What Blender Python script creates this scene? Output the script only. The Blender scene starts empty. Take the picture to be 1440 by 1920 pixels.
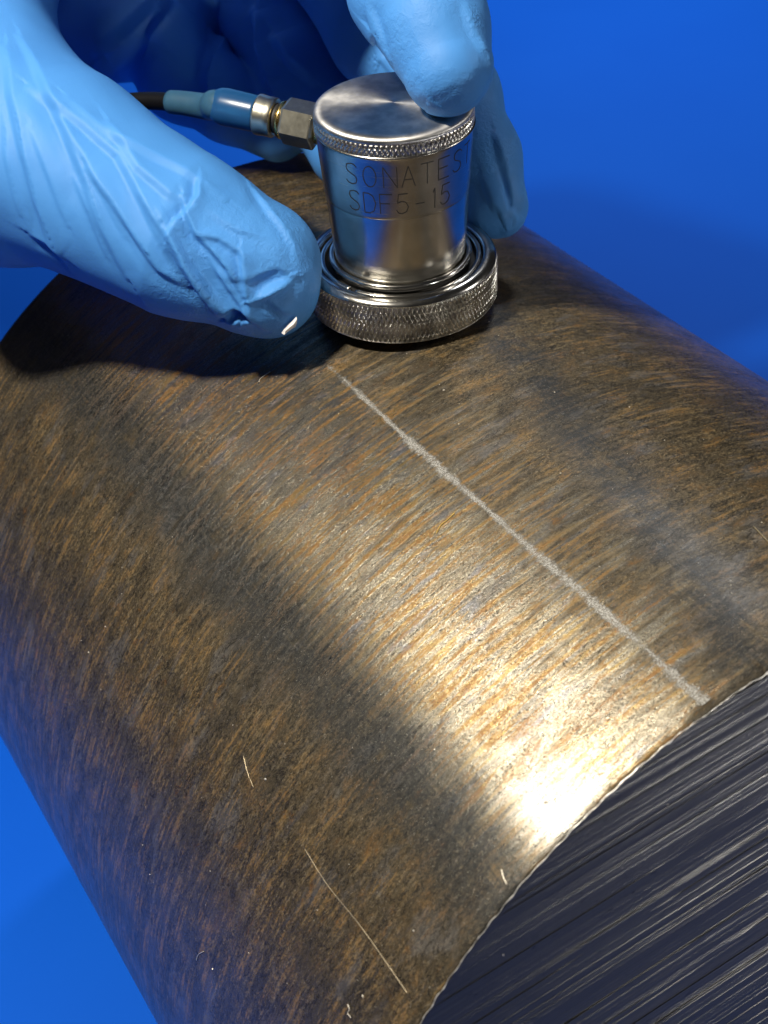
import bpy, bmesh, math, random
import numpy as np
from mathutils import Vector, Matrix

# ------------------------------------------------------------------ camera, world, lamps
MM = 0.001
CAM = np.array([-101.4356, -163.8055, 196.0944])          # millimetres
RGT = np.array([0.8431751, -0.5357613, -0.0448954])
DWN = np.array([-0.3754735, -0.5270282, -0.7624048])
FWD = np.array([0.3848058, 0.6596977, -0.6455411])
FPX, CX, CY = 2517.266, 720.0, 960.0                       # focal length in photo pixels
scene = bpy.context.scene
COL = scene.collection
cd = bpy.data.cameras.new('camera')
cam = bpy.data.objects.new('camera', cd)
COL.objects.link(cam)
M = Matrix.Identity(4)
for i in range(3):
    M[i][0], M[i][1], M[i][2], M[i][3] = RGT[i], -DWN[i], -FWD[i], CAM[i] * MM
cam.matrix_world = M
cd.sensor_fit = 'VERTICAL'
cd.sensor_height = 36.0
cd.lens = 36.0 * FPX / 1920.0
cd.clip_start, cd.clip_end = 0.005, 20.0
cd.dof.use_dof = True
cd.dof.focus_distance = 0.197
cd.dof.aperture_fstop = 42.0
scene.camera = cam

world = bpy.data.worlds.new('World')
scene.world = world
world.use_nodes = True
bg = world.node_tree.nodes['Background']
bg.inputs[0].default_value = (1.0, 0.97, 0.95, 1)
bg.inputs[1].default_value = 0.014


def lamp(name, loc, target, size, power, color, shape='DISK', size_y=None, spread=180):
    ld = bpy.data.lights.new(name, 'AREA')
    ld.shape = shape
    ld.size = size * MM
    if size_y:
        ld.size_y = size_y * MM
    ld.energy = power
    ld.color = color
    ld.spread = math.radians(spread)
    o = bpy.data.objects.new(name, ld)
    COL.objects.link(o)
    o.location = Vector(loc) * MM
    d = Vector(target) - Vector(loc)
    o.rotation_euler = d.to_track_quat('-Z', 'Y').to_euler()
    return o


lamp('inspection_lamp', (-143, -8, 342), (-38, -80, 72), 22, 1.62, (1.0, 0.92, 0.77))
lamp('room_lamp', (520, -330, 400), (10, -20, 90), 90, .85, (1.0, 0.95, 0.88))
lamp('table_fill', (560, 500, 900), (380, 420, -80), 200, 1.6, (0.95, 0.97, 1.0), spread=75)  # unseen fill added to brighten the far tabletop
lamp('table_fill', (-600, 100, 560), (-270, 60, -80), 160, .27, (0.95, 0.97, 1.0), spread=38)  # second unseen fill, added for the tabletop left of the bar
lamp('face_fill', (120, -420, 45), (-20, -105, 40), 70, .042, (1.0, 0.97, 0.92), spread=42)  # low unseen fill added to lift the sawn face

vs = scene.view_settings
vs.view_transform = 'Standard'
vs.look = 'None'
vs.exposure = 0.0
vs.gamma = 1.0

# ------------------------------------------------------------------ helpers
rng = np.random.default_rng(7)
random.seed(7)


def at(px, py, depth):
    """world point (mm) seen at a photo pixel at a depth (mm)"""
    v = RGT * ((px - CX) / FPX) + DWN * ((py - CY) / FPX) + FWD
    return CAM + v * depth


def rayd(px, py):
    v = RGT * ((px - CX) / FPX) + DWN * ((py - CY) / FPX) + FWD
    return v / np.linalg.norm(v)


def link(name, me, mat=None, parent=None):
    o = bpy.data.objects.new(name, me)
    COL.objects.link(o)
    if mat:
        me.materials.append(mat)
    if parent:
        o.parent = parent
    return o


def mesh(name, v, f, mat=None, parent=None, smooth=True, uv=None):
    """v in mm (N,3); f list of faces; ONE mesh object"""
    me = bpy.data.meshes.new(name)
    v = np.asarray(v, float) * MM
    me.from_pydata(v.tolist(), [], [list(map(int, q)) for q in f])
    if uv is not None:
        uv = np.asarray(uv, float)
        layer = me.uv_layers.new(name='UVMap')
        idx = np.empty(len(me.loops), int)
        me.loops.foreach_get('vertex_index', idx)
        layer.data.foreach_set('uv', uv[idx].ravel())
    me.polygons.foreach_set('use_smooth', [smooth] * len(me.polygons))
    me.update()
    return link(name, me, mat, parent)


def empty(name, loc, label, cat, group=None):
    o = bpy.data.objects.new(name, None)
    COL.objects.link(o)
    o.empty_display_size = 0.005
    tag(o, label, cat, group)
    return o


def tag(o, label=None, cat=None, group=None, kind=None):
    if label: o['label'] = label
    if cat: o['category'] = cat
    if group: o['group'] = group
    if kind: o['kind'] = kind
    return o


def grid_faces(nu, nv, closed=False):
    f = []
    for i in range(nv - 1):
        for j in range(nu if closed else nu - 1):
            a = i * nu + j
            b = i * nu + (j + 1) % nu
            f.append((a, b, b + nu, a + nu))
    return f


def vnoise(p, seed=0):
    """smooth value noise in -1..1 at points p (N,3)"""
    i = np.floor(p).astype(np.int64)
    t = p - i
    t = t * t * (3 - 2 * t)

    def h(a):
        n = (a[:, 0] * 73856093) ^ (a[:, 1] * 19349663) ^ (a[:, 2] * 83492791) ^ (seed * 2654435761)
        n = (n ^ (n >> 13)) * 1274126177
        n = n ^ (n >> 16)
        return (n & 0xFFFFF) / float(0xFFFFF) * 2 - 1
    out = 0
    for dx in (0, 1):
        for dy in (0, 1):
            for dz in (0, 1):
                w = (t[:, 0] if dx else 1 - t[:, 0]) * (t[:, 1] if dy else 1 - t[:, 1]) * (t[:, 2] if dz else 1 - t[:, 2])
                out = out + w * h(i + np.array([dx, dy, dz]))
    return out


class Nodes:
    def __init__(self, name):
        self.m = bpy.data.materials.new(name)
        self.m.use_nodes = True
        self.t = self.m.node_tree
        self.n = self.t.nodes
        self.b = self.n['Principled BSDF']
        self.out = self.n['Material Output']

    def put(self, sock, v):
        if isinstance(v, bpy.types.NodeSocket):
            self.t.links.new(v, sock)
        elif v is not None:
            if isinstance(v, (tuple, list)) and len(v) == 3 and sock.type == 'RGBA':
                v = (*v, 1)
            sock.default_value = v

    def set(self, **k):
        for a, v in k.items():
            self.put(self.b.inputs[a.replace('_', ' ')], v)
        return self

    def coord(self, kind='Object'):
        return self.n.new('ShaderNodeTexCoord').outputs[kind]

    def mapping(self, vec, scale=(1, 1, 1), loc=(0, 0, 0), rot=(0, 0, 0)):
        k = self.n.new('ShaderNodeMapping')
        self.put(k.inputs[0], vec)
        k.inputs['Scale'].default_value = scale
        k.inputs['Location'].default_value = loc
        k.inputs['Rotation'].default_value = rot
        return k.outputs[0]

    def noise(self, vec, scale=1, detail=4, rough=.55, dist=0, lac=2.0):
        k = self.n.new('ShaderNodeTexNoise')
        self.put(k.inputs['Vector'], vec)
        k.inputs['Scale'].default_value = scale
        k.inputs['Detail'].default_value = detail
        k.inputs['Roughness'].default_value = rough
        k.inputs['Lacunarity'].default_value = lac
        k.inputs['Distortion'].default_value = dist
        return k.outputs[0]

    def voronoi(self, vec, scale=1, feature='F1'):
        k = self.n.new('ShaderNodeTexVoronoi')
        k.feature = feature
        self.put(k.inputs['Vector'], vec)
        k.inputs['Scale'].default_value = scale
        return k.outputs[0]

    def math(self, op, a, b=None, c=None, clamp=False):
        k = self.n.new('ShaderNodeMath')
        k.operation = op
        k.use_clamp = clamp
        for s, v in zip(k.inputs, (a, b, c)):
            if v is not None:
                self.put(s, v)
        return k.outputs[0]

    def ramp(self, fac, lo, hi, a=0.0, b=1.0, smooth=True):
        k = self.n.new('ShaderNodeMapRange')
        k.interpolation_type = 'SMOOTHSTEP' if smooth else 'LINEAR'
        k.clamp = True
        self.put(k.inputs['Value'], fac)
        for nm, v in (('From Min', lo), ('From Max', hi), ('To Min', a), ('To Max', b)):
            self.put(k.inputs[nm], v)
        return k.outputs[0]

    def mix(self, fac, a, b):
        k = self.n.new('ShaderNodeMix')
        k.data_type = 'RGBA'
        self.put(k.inputs[0], fac)
        self.put(k.inputs[6], a)
        self.put(k.inputs[7], b)
        return k.outputs[2]

    def fmix(self, fac, a, b):
        k = self.n.new('ShaderNodeMix')
        k.data_type = 'FLOAT'
        self.put(k.inputs[0], fac)
        self.put(k.inputs[2], a)
        self.put(k.inputs[3], b)
        return k.outputs[0]

    def sep(self, v):
        k = self.n.new('ShaderNodeSeparateXYZ')
        self.put(k.inputs[0], v)
        return k.outputs

    def bump(self, h, strength=.5, dist=.0002, normal=None):
        k = self.n.new('ShaderNodeBump')
        self.put(k.inputs['Height'], h)
        k.inputs['Strength'].default_value = strength
        k.inputs['Distance'].default_value = dist
        if normal:
            self.put(k.inputs['Normal'], normal)
        return k.outputs[0]


# ------------------------------------------------------------------ materials
def mat_table():
    N = Nodes('blue_table_sheet')
    c = N.coord()
    n1 = N.noise(c, 9, 3, .5)
    col = N.mix(n1, (0.002, 0.090, 0.58), (0.004, 0.112, 0.65))
    N.set(Base_Color=col, Roughness=.55, Specular_IOR_Level=.1)
    N.set(Normal=N.bump(N.noise(c, 900, 2), .12, .0003))
    return N.m


def mat_bar():
    N = Nodes('rusty_machined_steel')
    uv = N.coord('UV')                       # u = arc length, v = length along the bar, both in cm
    s = N.sep(uv)
    u, v = s[0], s[1]
    wob = N.noise(N.mapping(uv, (1.0, 1.0, 1)), 1, 3, .5)
    k = N.n.new('ShaderNodeCombineXYZ')
    N.put(k.inputs[0], u)
    N.put(k.inputs[1], N.math('ADD', v, N.math('MULTIPLY', wob, .05)))
    w = k.outputs[0]
    rows = N.noise(N.mapping(w, (.42, 6.2, 1)), 1, 3, .55)              # machining rows about 1.5 mm apart
    rows2 = N.noise(N.mapping(w, (.9, 13, 1), (31, 7, 0)), 1, 4, .6)
    hair = N.noise(N.mapping(w, (2.6, 38, 1), (3, 57, 0)), 1, 4, .6)
    worm = N.noise(N.mapping(w, (13, 30, 1), (2, 9, 0)), 1, 4, .62, 1.6)   # wormy grain
    worm2 = N.noise(N.mapping(uv, (20, 34, 1), (12, 19, 0)), 1, 4, .65, 2.2)
    grain = N.noise(N.mapping(uv, (55, 75, 1)), 1, 3, .7, 1.0)
    patch = N.noise(N.mapping(uv, (.55, .8, 1), (4, 2, 0)), 1, 4, .6)
    patch2 = N.noise(N.mapping(uv, (1.5, 2.4, 1), (14, 22, 0)), 1, 6, .66)
    blot = N.noise(N.mapping(uv, (2.6, 4.4, 1), (40, 4, 0)), 1, 7, .7, .4)
    axial = N.noise(N.mapping(uv, (18, .4, 1), (9, 1, 0)), 1, 4, .6)
    # where the skin is worn bare: a band that runs along the bar below the scribed line, ragged in the machining rows; its paleness also paints part of the lit streak
    bu = N.math('ADD', u, N.math('ADD', N.math('MULTIPLY', N.math('SUBTRACT', rows, .5), 3.2), N.math('MULTIPLY', N.math('SUBTRACT', patch2, .5), 3.0)))
    bare = N.math('MULTIPLY', N.ramp(bu, -7.2, -3.3), N.ramp(bu, -3.3, .4, 1, 0))
    ch = N.math('ADD', N.math('MULTIPLY', rows, .65), N.math('ADD', N.math('MULTIPLY', worm, .35), N.math('MULTIPLY', blot, .35)))
    mottg = N.noise(N.mapping(w, (.8, 2.2, 1), (21, 64, 0)), 1, 7, .68, .2)
    # bare steel, pale and a little yellow
    steel = N.mix(N.ramp(worm2, .36, .62), (.105, .096, .078), (.40, .365, .285))
    steel = N.mix(N.ramp(rows2, .40, .66, 0, .6), steel, (.25, .24, .225))
    steel = N.mix(N.ramp(patch2, .46, .62, 0, .75), steel, (.19, .155, .105))
    steel = N.mix(N.ramp(mottg, .50, .64, 0, .7), steel, (.15, .150, .152))
    steel = N.mix(N.math('MULTIPLY', N.ramp(rows2, .44, .36, 0, .8), N.ramp(worm, .40, .56, 1, .35)), steel, (.085, .068, .050))
    # brown film
    brown = N.mix(N.ramp(worm, .38, .62), (.062, .050, .033), (.172, .134, .080))
    brown = N.mix(N.ramp(rows, .46, .62, 0, .35), brown, (.120, .092, .058))
    brown = N.mix(N.ramp(blot, .52, .66, 0, .6), brown, (.170, .112, .054))
    brown = N.mix(N.ramp(patch2, .55, .68, 0, .7), brown, (.145, .135, .120))
    mott = N.noise(N.mapping(w, (1.1, 2.0, 1), (77, 12, 0)), 1, 9, .74, .3)
    brown = N.mix(N.ramp(mott, .52, .66, 0, .62), brown, (.034, .031, .028))
    brown = N.mix(N.math('MULTIPLY', N.ramp(mott, .47, .38, 0, .6), N.ramp(worm, .40, .54)), brown, (.21, .122, .046))
    brown = N.mix(N.math('MULTIPLY', N.ramp(N.math('ADD', u, N.math('MULTIPLY', N.math('SUBTRACT', patch, .5), 4.0)), -7.6, -9.6, 0, .6), N.ramp(blot, .62, .46, .2, 1)), brown, (.072, .070, .070))  # greyer scale low on the left flank, partly its shade put into the colour
    crk = N.noise(N.mapping(uv, (2.6, 5.5, 1), (51, 6, 0)), 1, 6, .68, 1.2)
    crack = N.math('MULTIPLY', N.ramp(N.math('ABSOLUTE', N.math('SUBTRACT', crk, .5)), .006, .032, 1, 0), N.ramp(mott, .42, .52))
    big = N.noise(N.mapping(uv, (.5, .55, 1), (8, 91, 0)), 1, 4, .55)
    brown = N.mix(N.ramp(big, .44, .62, 0, .6), brown, (.078, .070, .058))
    brown = N.mix(N.ramp(N.noise(N.mapping(uv, (.7, 1.6, 1), (3, 33, 0)), 1, 5, .6), .56, .66, 0, .6), brown, (.155, .150, .148))
    brown = N.mix(N.math('MULTIPLY', crack, .85), brown, (.020, .018, .016))
    film = N.math('SUBTRACT', 1.0, N.math('MULTIPLY', bare, .80))
    film = N.ramp(N.math('ADD', film, N.math('MULTIPLY', N.math('SUBTRACT', ch, .67), 1.3)), .28, .74)
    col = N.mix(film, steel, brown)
    # ochre rows and orange rust grains in them
    orow = N.math('MULTIPLY', N.ramp(N.math('ADD', rows2, N.math('MULTIPLY', worm, .25)), .59, .72), N.ramp(patch, .34, .50))
    col = N.mix(N.math('MULTIPLY', N.math('MULTIPLY', orow, .75), N.fmix(film, 1.0, N.ramp(patch2, .42, .66, .0, .5))), col, (.32, .215, .060))
    rust = N.math('MULTIPLY', N.ramp(N.math('ADD', N.math('MULTIPLY', rows2, .7), N.math('MULTIPLY', worm, .75)), .740, .82), N.ramp(patch2, .36, .50))
    col = N.mix(N.math('MULTIPLY', N.math('MULTIPLY', rust, .85), N.fmix(film, 1.0, N.ramp(patch2, .46, .66, .0, .6))), col, (.215, .098, .025))
    rust2 = N.math('MULTIPLY', N.ramp(blot, .60, .68), N.ramp(worm2, .44, .56))
    col = N.mix(N.math('MULTIPLY', rust2, .8), col, (.25, .115, .030))
    # blue-grey bare smears
    col = N.mix(N.math('MULTIPLY', N.ramp(N.noise(N.mapping(w, (1.1, 3.4, 1), (70, 31, 0)), 1, 4, .6), .57, .68), N.fmix(film, .6, .18)), col, (.19, .20, .235))
    # dark bands along the bar
    bandn = N.math('ADD', N.math('MULTIPLY', patch2, 1.5), N.math('MULTIPLY', axial, .5))
    band = N.math('MULTIPLY', N.ramp(N.math('ABSOLUTE', N.math('ADD', N.math('ADD', u, N.math('MULTIPLY', N.math('SUBTRACT', rows2, .5), .7)), 5.1)), .1, 1.15, 1, 0), N.ramp(bandn, .62, .98))
    bandr = N.math('MULTIPLY', N.ramp(N.math('ABSOLUTE', N.math('SUBTRACT', u, N.math('ADD', 1.15, N.math('MULTIPLY', v, .24)))), .05, .75, 1, 0), N.ramp(bandn, .80, 1.12))
    dk = N.math('MAXIMUM', band, bandr)
    col = N.mix(N.math('MULTIPLY', dk, N.ramp(worm, .34, .6, 1.0, .75)), col, (.034, .038, .042))
    # deburred bare edge next to the sawn face, its pale patch painting the lamp's hot spot
    pol_hot = N.math('MULTIPLY', N.ramp(N.math('ADD', v, N.math('MULTIPLY', N.math('SUBTRACT', patch2, .5), 2.2)), -9.5, -7.9, 1, 0), N.ramp(N.math('ABSOLUTE', N.math('ADD', u, N.math('ADD', 4.0, N.math('MULTIPLY', N.math("SUBTRACT", rows, .5), 1.2)))), .0, .70, 1, 0))
    pol_hot = N.math('MULTIPLY', pol_hot, N.ramp(N.math('ADD', worm2, N.math('MULTIPLY', rows2, .5)), .58, .74, .25, 1))
    col = N.mix(N.math('MULTIPLY', pol_hot, N.ramp(worm, .3, .6, .55, 1)), col, (.56, .54, .50))
    # pits and scale edges
    pit = N.math('MULTIPLY', N.ramp(worm2, .36, .42, 1, 0), N.ramp(patch2, .38, .52))
    pit2 = N.ramp(grain, .30, .37, 1, 0)
    pit3 = N.math('MULTIPLY', N.ramp(blot, .29, .37, 1, 0), N.ramp(worm, .45, .55, 1, .35))
    pits = N.math('MAXIMUM', N.math('MAXIMUM', pit, N.math('MULTIPLY', pit2, .75)), pit3)
    pits = N.math('MAXIMUM', pits, N.math('MULTIPLY', N.ramp(hair, .30, .36, 1, 0), .8))
    col = N.mix(N.math('MULTIPLY', pits, .88), col, (.030, .023, .018))
    light = N.math('MULTIPLY', N.ramp(worm2, .60, .67), N.ramp(grain, .45, .58))
    col = N.mix(N.math('MULTIPLY', light, .5), col, (.66, .63, .55))
    met = N.fmix(film, .90, .60)
    met = N.math('MULTIPLY', met, N.math('SUBTRACT', 1, N.math('MULTIPLY', N.math('MAXIMUM', rust, pits), .7)))
    rough = N.math('ADD', N.fmix(film, .31, .36), N.math('MULTIPLY', N.math('SUBTRACT', worm, .5), .25))
    met = N.fmix(pol_hot, met, .9)
    rough = N.fmix(pol_hot, rough, .27)
    pits = N.math('MULTIPLY', pits, N.math('SUBTRACT', 1.0, N.math('MULTIPLY', pol_hot, .8)))
    h = N.math('ADD', N.math('MULTIPLY', rows2, .6), N.math('MULTIPLY', worm, .55))
    h = N.math('ADD', h, N.math('MULTIPLY', worm2, .5))
    h = N.math('ADD', h, N.math('MULTIPLY', grain, .3))
    h = N.math('ADD', h, N.math('MULTIPLY', hair, .35))
    h = N.math('MULTIPLY', h, N.fmix(film, 1.0, .7))
    h = N.math('SUBTRACT', h, N.math('MULTIPLY', pits, .3))
    N.set(Base_Color=col, Metallic=met, Roughness=rough, Specular_IOR_Level=.45, Anisotropic=.35, Anisotropic_Rotation=.25)
    N.set(Normal=N.bump(h, .42, .00016))
    N.set(Coat_Weight=N.ramp(mott, .4, .6, .42, .18), Coat_Roughness=.16, Coat_IOR=1.42, Coat_Normal=N.bump(h, .10, .00016))
    return N.m


def mat_sawn():
    N = Nodes('sawn_steel_face')
    uv = N.coord('UV')
    a = N.noise(N.mapping(uv, (.25, 30, 1)), 1, 5, .7)
    b = N.noise(N.mapping(uv, (9, 14, 1)), 1, 5, .7, .5)
    c = N.noise(N.mapping(uv, (.4, 1.3, 1)), 1, 3)
    spots = N.ramp(N.noise(N.mapping(uv, (3.0, 8, 1), (5, 5, 0)), 1, 6, .75), .61, .66)
    col = N.mix(a, (.022, .021, .020), (.115, .110, .102))
    col = N.mix(N.ramp(b, .52, .7, 0, .7), col, (.05, .052, .06))
    col = N.mix(N.math('MULTIPLY', spots, .8), col, (.015, .013, .012))
    N.set(Base_Color=col, Metallic=.6, Roughness=N.math('ADD', .20, N.math('MULTIPLY', b, .26)))
    N.set(Normal=N.bump(N.math('ADD', a, N.math('MULTIPLY', b, .5)), .32, .00010))
    return N.m


def mat_metal(name, col, rough, bump=None, metallic=1.0, aniso=0.0, scale=(1, 1, 1), strength=.1, dirt=.35):
    N = Nodes(name)
    c = N.coord()
    big = N.noise(c, 260, 5, .65)
    sc = N.noise(N.mapping(c, scale), 1, 4, .65)
    dark = tuple(x * (1 - dirt) for x in col)
    N.set(Base_Color=N.mix(N.ramp(big, .3, .7), dark, col), Metallic=metallic,
          Roughness=N.math('ADD', rough - .06, N.math('MULTIPLY', sc, .14)), Anisotropic=aniso)
    N.set(Normal=N.bump(sc, strength, .00003))
    return N.m


def mat_cap():
    """lathe-turned disc: rings about the axis of the cap"""
    N = Nodes('turned_steel_cap')
    c = N.coord()
    s = N.sep(c)
    r = N.math('SQRT', N.math('ADD', N.math('POWER', s[0], 2.0), N.math('POWER', s[1], 2.0)))
    k = N.n.new('ShaderNodeCombineXYZ')
    N.put(k.inputs[0], r)
    rings = N.noise(N.mapping(k.outputs[0], (9000, 1, 1)), 1, 3, .7)
    sm = N.noise(c, 330, 5, .6)
    scr = N.noise(N.mapping(c, (300, 4200, 900), rot=(0, 0, .5)), 1, 3, .6)
    tn = N.n.new('ShaderNodeTangent')
    tn.direction_type = 'RADIAL'
    tn.axis = 'Z'
    N.set(Base_Color=N.mix(N.ramp(sm, .3, .7), (.36, .36, .37), (.60, .59, .58)), Metallic=1.0,
          Roughness=N.math('ADD', .38, N.math('MULTIPLY', sm, .14)), Anisotropic=.7, Tangent=tn.outputs[0])
    N.set(Normal=N.bump(N.math('ADD', N.math('MULTIPLY', rings, .5), N.math('MULTIPLY', N.ramp(scr, .6, .75), .5)), .22, .00003))
    return N.m


def mat_glove():
    N = Nodes('blue_nitrile_glove')
    c = N.coord()
    big = N.noise(c, 60, 3, .5)
    col = N.mix(big, (.052, .210, .555), (.070, .255, .62))
    tex = N.noise(c, 2200, 3, .6, .5)
    tex2 = N.noise(N.mapping(c, (1050, 1050, 1050)), 1, 3, .6, .8)
    area = None
    for p_, r_ in ((at(470, 540, 203), .016), (at(815, 80, 188), .016), (at(935, 330, 220), .014)):
        k = N.n.new('ShaderNodeVectorMath')
        k.operation = 'DISTANCE'
        N.put(k.inputs[0], c)
        k.inputs[1].default_value = tuple(p_ * MM)
        a = N.ramp(k.outputs['Value'], r_ * .55, r_ * 1.25, 1, 0)
        area = a if area is None else N.math('MAXIMUM', area, a)
    area = N.math('MULTIPLY', area, N.ramp(N.noise(c, 130, 2, .5), .36, .60))
    h = N.math('MULTIPLY', N.math('ADD', N.math('MULTIPLY', tex, .4), tex2), N.math('ADD', .12, N.math('MULTIPLY', area, .9)))
    N.set(Base_Color=col, Roughness=.56, Specular_IOR_Level=.24,
          Coat_Weight=.0)
    N.set(Normal=N.bump(h, .42, .0005))
    return N.m


def mat_plain(name, col, rough=.5, metallic=0.0, bump=None, var=.25, nscale=400, spec=.5):
    N = Nodes(name)
    c = N.coord()
    n = N.noise(c, nscale, 4, .6)
    N.set(Base_Color=N.mix(n, tuple(x * (1 - var) for x in col), tuple(min(1, x * (1 + var)) for x in col)),
          Roughness=rough, Metallic=metallic, Specular_IOR_Level=spec)
    if bump:
        N.set(Normal=N.bump(n, bump, .0002))
    return N.m


def mat_line():
    N = Nodes('scribed_bright_line')
    uv = N.coord('UV')                        # u across -1..1, v along in cm
    s = N.sep(uv)
    g = N.noise(N.mapping(uv, (1.5, 22, 1)), 1, 5, .72, .8)
    p = N.noise(N.mapping(uv, (.2, 1.3, 1), (3, 3.4, 0)), 1, 3, .6)
    gr = N.noise(N.mapping(uv, (4, 60, 1), (8, 0, 0)), 1, 4, .7)
    edge = N.math('ABSOLUTE', N.math('ADD', s[0], N.math('MULTIPLY', N.math('SUBTRACT', p, .5), .7)))
    dens = N.math('ADD', N.math('MULTIPLY', g, 1.25), N.math('MULTIPLY', p, .95))
    p3 = N.noise(N.mapping(uv, (.15, 2.6, 1), (13, 8, 0)), 1, 4, .7)
    dens = N.math('SUBTRACT', N.math('ADD', dens, N.math('MULTIPLY', p3, .9)), .74)
    dens = N.math('SUBTRACT', dens, N.ramp(s[1], -2.0, -.4, 0, .30))
    dens = N.math('SUBTRACT', dens, N.math('MULTIPLY', N.math('POWER', edge, 1.4), .62))
    a = N.math('MULTIPLY', N.ramp(dens, .40, .84), N.ramp(gr, .36, .56, .25, .95))
    N.set(Base_Color=N.mix(N.ramp(gr, .35, .65), (.20, .20, .19), (.46, .45, .43)), Metallic=.3, Roughness=.5, Alpha=a)
    N.set(Normal=N.bump(gr, .5, .0002))
    return N.m


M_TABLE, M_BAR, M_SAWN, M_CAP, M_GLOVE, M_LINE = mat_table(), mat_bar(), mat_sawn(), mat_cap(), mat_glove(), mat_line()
M_STEEL = mat_metal('brushed_stainless', (.46, .45, .43), .24, scale=(90, 90, 5200), strength=.10, dirt=.2)
M_STEEL_LOW = mat_metal('polished_stainless', (.62, .60, .55), .20, scale=(120, 120, 2600), strength=.06, dirt=.2)
M_KNURL = mat_metal('knurled_steel', (.70, .68, .63), .30, scale=(1500, 1500, 1500), strength=.2, dirt=.5)
M_RING = mat_metal('polished_ring_steel', (.68, .67, .65), .17, scale=(700, 700, 2500), strength=.1)
M_DARK = mat_plain('dark_gap', (.012, .012, .013), .6)
M_ENGR = mat_plain('engraved_dark_stroke', (.035, .034, .034), .45, .3)
M_BRASS = mat_metal('nickel_brass', (.56, .54, .46), .34, scale=(900, 900, 900), strength=.12)
M_BRASS2 = mat_metal('worn_brass', (.58, .42, .16), .26, scale=(900, 900, 900), strength=.12)
M_CABLE = mat_plain('black_cable_jacket', (.004, .004, .005), .5, spec=.12)
M_BURR = mat_metal('bright_burr', (.82, .80, .76), .34, metallic=.55, scale=(2500, 2500, 2500), strength=.5)
M_SLIVER = mat_metal('fine_metal_sliver', (.50, .42, .28), .35, scale=(2500, 2500, 2500), strength=.2)
M_DUST = mat_plain('pale_metal_dust', (.75, .70, .60), .35, .4)
M_CHIP = mat_plain('white_chip', (.80, .78, .76), .55)


def mat_boot():
    N = Nodes('translucent_blue_sleeve')
    c = N.coord()
    n = N.noise(c, 500, 3)
    N.set(Base_Color=N.mix(n, (.012, .07, .20), (.018, .10, .27)), Roughness=.28, Transmission_Weight=.35, IOR=1.42)
    return N.m


def mat_boot2():
    N = Nodes('grey_blue_strain_relief')
    c = N.coord()
    N.set(Base_Color=N.mix(N.noise(c, 500, 3), (.018, .06, .11), (.03, .09, .15)), Roughness=.4)
    return N.m


M_BOOT, M_BOOT2 = mat_boot(), mat_boot2()

# ------------------------------------------------------------------ table
def build_table():
    xs = np.concatenate([np.linspace(-1400, -450, 12), np.linspace(-430, 900, 120), np.linspace(930, 2000, 12)])
    ys = np.concatenate([np.linspace(-900, -430, 10), np.linspace(-420, 1100, 120), np.linspace(1130, 2300, 12)])
    X, Y = np.meshgrid(xs, ys)
    P = np.c_[X.ravel(), Y.ravel(), np.zeros(X.size)]
    z = vnoise(P / 210 + 9.3, 3) * 1.3 + vnoise(P / 90 + 3.1, 5) * .35
    near = np.clip((np.hypot(P[:, 0], P[:, 1] + 20) - 110) / 150, 0, 1)
    P[:, 2] = -80.0 + z * near - .05
    o = mesh('tabletop', P, grid_faces(len(xs), len(ys)), M_TABLE)
    tag(o, 'bright blue sheet covered tabletop under the steel bar', None, kind='structure')


build_table()

# ------------------------------------------------------------------ the steel bar
R = 80.0
NF = np.array([-.0709, -.9847, .1589])
NF /= np.linalg.norm(NF)
YF, YB = -107.94, 60.36


def y_front(x, z):
    return YF - (NF[0] * x + NF[2] * z) / NF[1]


def edge_nibble(phi):
    p = np.c_[phi * 34, np.zeros((len(phi), 2))]
    p = p * .6
    a = vnoise(p * .55, 4)
    return .10 * a + .07 * vnoise(p * 3, 5) - .45 * np.clip(vnoise(p * 1.7, 6) - .45, 0, 1) - .30 * np.clip(a - .4, 0, 1)


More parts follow.
